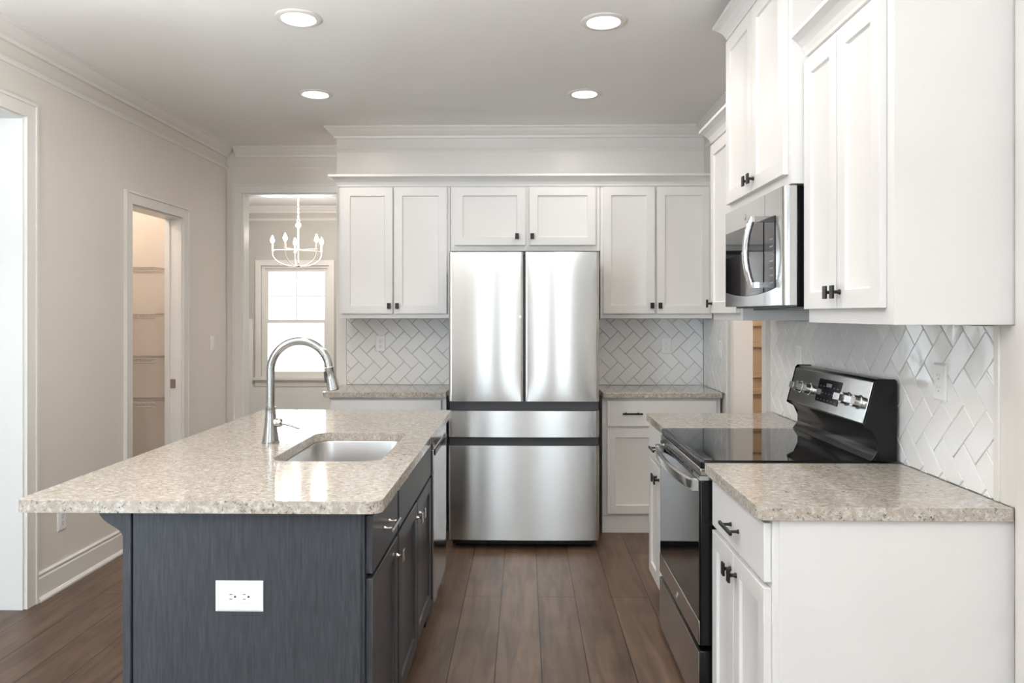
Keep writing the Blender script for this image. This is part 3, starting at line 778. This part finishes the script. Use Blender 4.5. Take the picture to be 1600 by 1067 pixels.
mb = MB().box(FX0+.004, FX1-.004, 4.585, 4.634, .838, .891); mb.box(FX0+.004, FX1-.004, 4.585, 4.634, .628, .676); obj('handle_channel', mb, M_grey_band, fr, label='charcoal recessed handle channel')
mb = MB().box(FX0+.02, FX1-.02, 4.60, 4.634, .022, .053); obj('kick_plate', mb, M_case, fr)
for xx in (FX0+.05, FX1-.07):
    mb = MB(); mb.lathe([(.018, 0), (.018, .02)], (xx, 4.65, .001), n=12); obj('foot', mb, M_case, fr)
mb = MB(); mb.lathe([(.008, 0), (.008, .0015), (0, .0018)], (-.028, 4.5685, 1.405), axis='Y', n=16)
obj('badge', mb, M_nickel, fr)
mb = MB()
for hx in (-.40, .36): obj('hinge_cover', MB().box(hx, hx+.04, 4.64, 4.70, 1.7855, 1.795), M_case, fr)

# ------------------------------------------------------------ range
rg = thing('range', 'stainless and black electric range between the white base cabinets', 'range', (.95, 2.97, 0))
RY0, RY1 = 2.590, 3.348
obj('body', MB().box(.645, 1.255, RY0, RY1, .02, .893), M_case, rg, bevel=.003)
prof = rrect(.602, 1.205, RY0-.001, RY1+.001, .012, 5)
mb = MB(); mb.prism(prof, .8935, .917, Mz); obj('cooktop_frame', mb, M_case, rg, bevel=.004, seg=3)
mb = MB(); mb.prism(rrect(.618, 1.175, RY0+.012, RY1-.012, .02, 5), .9172, .9192, Mz); obj('glass_cooktop', mb, M_glass_blk, rg, bevel=.0008, label='black glass cooktop')
# rim of trim steel on the front lip
mb = MB().box(.600, .6445, RY0+.004, RY1-.004, .868, .892); obj('front_lip', mb, M_ssd, rg, bevel=.002)
# oven door
obj('oven_door', MB().box(.600, .6435, RY0+.004, RY1-.004, .285, .850), M_case, rg, bevel=.004)
mb = MB().box(.596, .5995, RY0+.010, RY1-.010, .372, .848); odg = obj('door_glass', mb, M_glass_blk, rg, bevel=.001, label='black oven door glass')
mb = MB().box(.594, .5995, RY0+.006, RY1-.006, .288, .371); obj('door_strip', mb, M_ssd, rg, bevel=.002, label='stainless strip under the oven window')
mb = MB(); mb.lathe([(.013, 0), (.013, -.0012), (.0105, -.0014), (.0105, -.0009), (0, -.0009)], (.5938, 2.96, .325), axis='X', n=24)
obj('badge', mb, M_chrome, rg)
mb = MB().box(.598, .6435, RY0+.004, RY1-.004, .052, .268); obj('storage_drawer', mb, M_case, rg, bevel=.004)
obj('drawer_face', MB().box(.594, .5975, RY0+.006, RY1-.006, .054, .266), M_ssd, rg, bevel=.001, label='dark stainless drawer face')
mb = MB().box(.66, .70, RY0+.03, RY1-.03, .001, .0195); obj('plinth', mb, M_case, rg)
# handle: bowed bar
hb = []
nh = 24
lo = []
for k in range(nh+1):
    u = k/nh; y = RY0+.03+(RY1-RY0-.06)*u; x = .588-.034*math.sin(PI*u)**.6
    hh = .016
    lo.append([(x-.010, y, .833-hh), (x-.012, y, .833), (x-.010, y, .833+hh*.8), (x, y, .833+hh), (x+.008, y, .833+hh*.7), (x+.008, y, .833-hh*.8)])
mb = MB(); mb.loft(lo)
mb.box(.574, .5955, RY0+.012, RY0+.05, .815, .850); mb.box(.574, .5955, RY1-.05, RY1-.012, .815, .850)
obj('oven_handle', mb, M_ss2, rg, smooth=True, label='bowed stainless oven handle')
mb = MB()
mb.box(.598, .643, RY0+.006, RY1-.006, .8515, .8665)
o = obj('vent_strip', mb, M_ss2, rg)
mb = MB()
for k in range(7):
    ya = RY0+.12+k*.078; mb.box(.604, .612, ya, ya+.066, .8666, .8674); mb.box(.5955, .5975, ya, ya+.066, .8535, .8645)
obj('vent_slot', mb, M_case, o)
# back guard
BGX = 1.2745
mb = MB()
# body profile in (x,z)
bp_ = [(1.262, .9195), (1.262, 1.190), (1.256, 1.196), (1.203, 1.197), (1.196, 1.190), (1.158, 1.040), (1.180, 1.025), (1.196, 1.000), (1.200, .955), (1.186, .933), (1.176, .9195)]
mb.prism(bp_, RY0+.003, RY1-.003, My); bgd = obj('backguard', mb, M_case, rg, bevel=.002)
# end caps
for ya, yb in ((RY0-.001, RY0+.0025), (RY1-.0025, RY1+.001)):
    mb = MB(); mb.prism([(1.264, .9195), (1.264, 1.193), (1.258, 1.199), (1.200, 1.200), (1.191, 1.192), (1.152, 1.036), (1.182, 1.020), (1.200, .98), (1.200, .9195)], ya, yb, My); obj('end_cap', mb, M_case, bgd, bevel=.001)
# slanted console face
px0, pz0, px1, pz1 = 1.1575, 1.041, 1.1955, 1.191
tl = math.hypot(px1-px0, pz1-pz0); ux, uz = (px1-px0)/tl, (pz1-pz0)/tl; nx, nz = -uz, ux
def CM(u, v, d):   # u along Y, v up the slope, d outwards
    return (px0+ux*v+nx*d, u, pz0+uz*v+nz*d)
mb = MB().box(RY0+.014, RY1-.014, .004, tl-.004, .0005, .005, CM); con = obj('control_panel', mb, M_ss2, rg, bevel=.002, label='slanted stainless control panel')
mb = MB().box(2.835, 3.045, .035, tl-.028, .0055, .0075, CM); dsp = obj('display', mb, M_disp, rg, bevel=.001, label='dark glass display')
M_knob = metal('satin_knob_steel', (.66, .65, .64), .22)
M_mark = paint('display_marks', (.10, .11, .12), .4, 0)
for i in range(6):
    for j in range(3):
        if 1 < i < 4 and j == 2: continue
        obj('touch_key', MB().box(2.853+i*.032, 2.853+i*.032+.008, .045+j*.026, .045+j*.026+.0025, .0076, .0079, CM), M_mark, dsp)
obj('clock_digits', MB().box(2.915, 2.965, .098, .112, .0076, .0079, CM), M_mark, dsp)
for yk in (2.668, 2.765, 3.125, 3.222):
    mb = MB(); vc = tl*.47
    def rg_(r, d, n=24): return [CM(yk+r*math.cos(2*PI*k/n), vc+r*math.sin(2*PI*k/n), d) for k in range(n)]
    mb.loft([rg_(.026, .0052), rg_(.026, .0075), rg_(.021, .009), rg_(.021, .022), rg_(.021, .030)])
    mb.box(yk-.0245, yk+.0245, vc-.0125, vc+.0125, .0302, .048, CM); obj('knob', mb, M_knob, con, bevel=.002)

# ------------------------------------------------------------ microwave
mw = thing('microwave', 'stainless over-the-range microwave with a bowed handle', 'microwave', (1.08, 2.97, 1.44))
UY0, UY1 = 2.600, 3.352; UX = .886
obj('case', MB().box(.932, 1.270, UY0+.004, UY1-.004, 1.445, 1.858), M_case, mw, bevel=.003, label='black microwave case')
# door and control side with rounded near edge : profile (x,y)
def front(name, ya, yb, rn, rf, mat, lab=None):
    pr = []
    n = 8
    if rn:
        pr.append((.930, ya))
        for k in range(n+1):
            a = PI/2*k/n; pr.append((UX+rn*(1-math.sin(a)), ya+rn*(1-math.cos(a))*1.0))
    else: pr += [(.930, ya), (UX, ya)]
    pr += [(UX, yb), (.930, yb)]
    mb = MB(); mb.prism(pr, 1.452, 1.861, Mz); return obj(name, mb, mat, mw, smooth=True, label=lab)
cp = front('control_side', UY0, 2.804, .022, 0, M_ss2)
dr = front('door', 2.808, UY1, 0, 0, M_ss2)
# window glass, recessed look: thin panel proud of the face, arched lower edge
def arch(ya, yb, z0, z1, sag, n=16):
    pr = []
    Y0_, Y1_ = 2.69, 3.335
    for k in range(n+1):
        y = ya+(yb-ya)*k/n; u = (y-Y0_)/(Y1_-Y0_); pr.append((y, z0+sag*(1-(4*u*(1-u)))))
    pr += [(yb, z1), (ya, z1)]
    return pr
mb = MB(); mb.prism(arch(2.815, 3.335, 1.492, 1.770, .022), UX-.0035, UX-.0005, Mx); obj('window', mb, M_glass_blk, dr, bevel=.0006, label='black glass door window')
mb = MB(); mb.prism(arch(2.690, 2.800, 1.492, 1.770, .022), UX-.0035, UX-.0005, Mx); kp = obj('keypad', mb, M_disp, mw, bevel=.0006, label='black touch keypad')
M_key = paint('keypad_marks', (.25, .26, .27), .4, 0)
for i in range(7):
    for j in range(3): obj('touch_key', MB().box(UX-.0042, UX-.0036, 2.703+j*.014, 2.703+j*.014+.008, 1.53+i*.026, 1.53+i*.026+.006), M_key, kp)
mb = MB(); mb.lathe([(.014, 0), (.014, -.0012), (.0115, -.0014), (.0115, -.0009), (0, -.0009)], (UX-.0004, 3.06, 1.812), axis='X', n=24); obj('badge', mb, M_nickel, dr)
pts = []
for k in range(33):
    u = k/32; z = 1.775-.255*u; pts.append((UX-.050-.026*4*u*(1-u), 2.79, z))
mb = MB(); mb.tube(pts,   .0125, 16)
for z in (1.768, 1.527):
    mb.box(UX-.056, UX-.0005, 2.776, 2.802, z-.010, z+.010)
obj('handle', mb, M_chrome, dr, smooth=True, label='bowed chrome handle')
mb = MB().box(1.0, 1.24, UY0+.03, UY1-.03, 1.437, 1.4445); obj('grease_filter', mb, M_grey_band, mw)

# ------------------------------------------------------------ outlets and switches
def outlet(label, M, w=.072, h=.116, horiz=False, switch=False, slotm=None, name='wall_outlet', cat='outlet'):
    if horiz: M0 = M; M = lambda u, v, d: M0(-v, u, d)
    c = Vector(M(0, 0, 0)); r = thing(name, label, cat, c)
    mb = MB(); e = .006
    a = [(-w/2, -h/2), (w/2, -h/2), (w/2, h/2), (-w/2, h/2)]; b_ = [(-w/2+e, -h/2+e), (w/2-e, -h/2+e), (w/2-e, h/2-e), (-w/2+e, h/2-e)]
    mb.loft([[M(*q, .0005) for q in a], [M(*q, .003) for q in a], [M(*q, .006) for q in b_]])
    obj('plate', mb, M_plastic, r)
    if switch:
        mb = MB().box(-.016, .016, -.033, .033, .0062, .0085, M); obj('rocker', mb, M_plastic, r, bevel=.001)
        return r
    mb = MB().box(-.017, .017, -.034, .034, .0062, .0078, M); ins = obj('insert', mb, M_plastic, r, bevel=.001)
    mb = MB()
    for s in (-1, 1):
        cy = s*.0185
        mb.box(-.0075, -.0055, cy-.001, cy+.007, .0079, .0083, M); mb.box(.0055, .0075, cy-.001, cy+.007, .0079, .0083, M)
        mb.box(-.0028, .0028, cy-.0115, cy-.0060, .0079, .0083, M)
    obj('slots', mb, slotm or M_slot, ins)
    return r
def OB(x, z): return lambda u, v, d: (x+u, YB-.0105-d, z+v)
def OR(y, z): return lambda u, v, d: (XR-.0105-d, y+u, z+v)
def OL(y, z): return lambda u, v, d: (XL+d, y+u, z+v)
outlet('white duplex outlet on the herringbone tile left of the refrigerator', OB(-1.038, 1.211))
outlet('white duplex outlet on the back-wall tile right of the refrigerator', OB(1.012, 1.196), slotm=M_grout)
outlet('white outlet on the tile nearest the camera, right of the range', OR(2.34, 1.212), slotm=M_grout)
outlet('white switch plate on the tile partly hidden by the range back', OR(3.54, 1.215), switch=True, name='light_switch', cat='switch')
outlet('white switch plate on the narrow tiled return by the doorway', OR(4.955, 1.19), switch=True, name='light_switch', cat='switch')
outlet('white light switch on the left wall beyond the pantry doorway', OL(5.79, 1.195), switch=True, name='light_switch', cat='switch')
outlet('white outlet low on the left wall under the island overhang', OL(3.89, .355))
outlet('white outlet set sideways in the charcoal end of the island', (lambda u, v, d: (-.784+u, 2.066-d, .646+v)), w=.084, h=.131, horiz=True)

# ------------------------------------------------------------ recessed ceiling lights
def can(label, x, y, power=3.4, grp=None):
    r = thing('ceiling_light', label, 'ceiling light', (x, y, H_C), grp)
    mb = MB(); mb.lathe([(.104, -.0008), (.104, -.004), (.098, -.009), (.078, -.009), (.072, -.003), (.072, -.0008)], (x, y, H_C), n=32, cap=False); mb2 = mb
    obj('trim_ring', mb, M_trim, r, smooth=True)
    mb = MB(); mb.lathe([(.071, -.001), (.071, -.0045), (.055, -.0065), (.02, -.0075)], (x, y, H_C), n=32); obj('lens', mb, M_can, r, smooth=True)
    l = bpy.data.lights.new('can_lamp', 'AREA'); l.shape = 'DISK'; l.size = .15; l.energy = power; l.color = WARM; l.spread = math.radians(165)
    o = bpy.data.objects.new('can_lamp', l); o.location = (0, 0, -.012); COL.objects.link(o); o.parent = r
    return r
can('round recessed ceiling light nearest on the left, above the island', -1.026, 3.41)
can('round recessed ceiling light nearest on the right, above the aisle', .361, 3.475)
can('smaller-looking recessed ceiling light farther back on the left', -1.275, 4.59)
can('smaller-looking recessed ceiling light farther back on the right', .363, 4.61)
can('added recessed ceiling light, unseen in the hall behind the kitchen wall', -.4, 5.8, power=9)  # hidden light added to brighten the hall
for x, y in ((-1.02, 2.25), (.36, 2.3), (-1.0, .6), (.5, .6), (-.9, -1.8), (1.2, -1.8)):
    can('added recessed ceiling light, out of view', x, y, grp='added ceiling lights out of view')  # unseen cans added for more light, continuing the ceiling grid

# ------------------------------------------------------------ chandelier
chx, chy, chz = -2.349, 7.8, 1.905
ch = thing('chandelier', 'five-candle curved-arm chandelier hanging in the dining room', 'chandelier', (chx, chy, chz))
mb = MB(); mb.lathe([(.004, -.004), (.018, .0), (.026, .010), (.026, .018), (.010, .026), (.006, .05)], (chx, chy, chz), n=20); obj('hub', mb, M_nickel, ch, smooth=True)
mb = MB(); mb.lathe([(.006, .05), (.006, .17), (.020, .178), (.020, .186), (.008, .20), (.007, .27), (.010, .285), (.007, .30), (.007, .40), (.012, .405), (.004, .412)], (chx, chy, chz), n=16); obj('stem', mb, M_chand, ch, smooth=True)
def ring_tube(c, R, r, ax, n=20, m=8):
    pts = [(c[0]+(R*math.cos(2*PI*k/n) if ax == 'X' else 0), c[1]+(R*math.cos(2*PI*k/n) if ax == 'Y' else 0), c[2]+R*math.sin(2*PI*k/n)) for k in range(n+1)]
    return pts
mb = MB(); mb.tube(ring_tube((chx, chy, chz+.438), .026, .004, 'X'), .004, 8); mb.tube(ring_tube((chx, chy, chz+.438), .026, .004, 'Y'), .004, 8); mb.tube(ring_tube((chx, chy, chz+.485), .014, .003, 'X'), .003, 8)
obj('loop', mb, M_chand, ch, smooth=True)
mb = MB()
z_ = chz+.505; k = 0
mb.tube([(chx, chy, chz+.497), (chx, chy, H_C-.03)], .003, 8)
while z_ < H_C-.04:
    mb.tube(ring_tube((chx, chy, z_), .011, .002, 'X' if k % 2 else 'Y', n=10), .002, 6); z_ += .021; k += 1
obj('chain', mb, M_chand, ch, smooth=True)
mb = MB(); mb.lathe([(.06, 0), (.06, -.008), (.03, -.025), (.008, -.03)], (chx, chy, H_C-.001), n=24); obj('canopy', mb, M_chand, ch, smooth=True)
RA = .262
for k in range(5):
    a = math.radians(-90+180-7+72*k) if False else math.radians(186+72*k)
    ca, sa = math.cos(a), math.sin(a)
    def pr(r, z): return (chx+ca*r, chy+sa*r, chz+z)
    arm = []
    for i in range(15):
        t_ = PI/2*i/14; arm.append(pr(.02+(RA-.02)*math.sin(t_), .012+.135*(1-math.cos(t_))))
    arm.append(pr(RA, .165))
    mb = MB(); mb.tube(arm, .0048, 8); mb.tube([pr(.02, .182), pr(RA, .182)], .0025, 6); ar = obj('arm', mb, M_chand, ch, smooth=True)
    mb = MB(); c = pr(RA, 0); mb.lathe([(.006, .165), (.016, .172), (.016, .176), (.0095, .178), (.0095, .245), (.006, .247)], c, n=14); cs = obj('candle_sleeve', mb, M_chand, ar, smooth=True)
    mb = MB(); mb.lathe([(.007, .2475), (.017, .262), (.021, .277), (.016, .298), (.007, .318), (.0015, .330)], c, n=14); obj('bulb', mb, M_bulb, ar, smooth=True)
    l = bpy.data.lights.new('candle_lamp', 'POINT'); l.energy = 8; l.color = (1, .95, .89); l.shadow_soft_size = .02
    o = bpy.data.objects.new('candle_lamp', l); o.location = (ca*(RA), sa*(RA), .335); COL.objects.link(o); o.parent = ch

# ------------------------------------------------------------ pantry shelves and added lamps of the little rooms
def wire_shelf(z, label):
    r = thing('wire_shelf', label, 'shelf', (-3.1, 5.3, z))
    x0, x1, y0, y1 = -3.89, -2.53, 5.13, 5.465
    mb = MB(); n = int((x1-x0)/.026)
    for k in range(n):
        x = x0+.01+k*.026; mb.tube([(x, y1, z), (x, y0, z), (x, y0-.0005, z-.030)], .0016, 5)
    obj('cross_wires', mb, M_wire, r)
    mb = MB(); mb.tube([(x0, y0-.003, z-.0035), (x1, y0-.003, z-.0035)], .0035, 8); mb.tube([(x0, y0-.003, z-.030), (x1, y0-.003, z-.030)], .0035, 8); obj('front_rail', mb, M_wire, r, smooth=True)
    mb = MB(); mb.tube([(x0, y1-.01, z-.0035), (x1, y1-.01, z-.0035)], .003, 8); mb.tube([(x0, (y0+y1)/2, z-.0035), (x1, (y0+y1)/2, z-.0035)], .003, 8); obj('back_rail', mb, M_wire, r, smooth=True)
    return r
for z, l in ((1.745, 'white wire pantry shelf, topmost of the four'), (1.425, 'white wire pantry shelf, second from the top'), (1.118, 'white wire pantry shelf, third from the top'), (.815, 'white wire pantry shelf, lowest of those in view')): wire_shelf(z, l)
def added_lamp(label, x, y, power, col):  # unseen fixture added to light the pantry and the closet
    r = thing('added_ceiling_lamp', label, 'ceiling lamp', (x, y, H_C))
    mb = MB(); mb.lathe([(.13, -.001), (.13, -.02), (.12, -.024)], (x, y, H_C), n=28); obj('base', mb, M_nickel, r, smooth=True)
    mb = MB(); mb.lathe([(.118, -.0245), (.11, -.055), (.07, -.08), (.01, -.09)], (x, y, H_C), n=28); obj('glass_bowl', mb, emit('lamp_glass', (1, .85, .68), 4), r, smooth=True)
    l = bpy.data.lights.new('added_lamp', 'POINT'); l.energy = power; l.color = col; l.shadow_soft_size = .1
    o = bpy.data.objects.new('added_lamp', l); o.location = (0, 0, -.22); COL.objects.link(o); o.parent = r
added_lamp('added frosted ceiling lamp, unseen inside the pantry', -3.1, 4.75, 13, (1, .86, .74))
added_lamp('added frosted ceiling lamp, unseen inside the closet on the right', 2.0, 4.3, 17, (1, .86, .72))
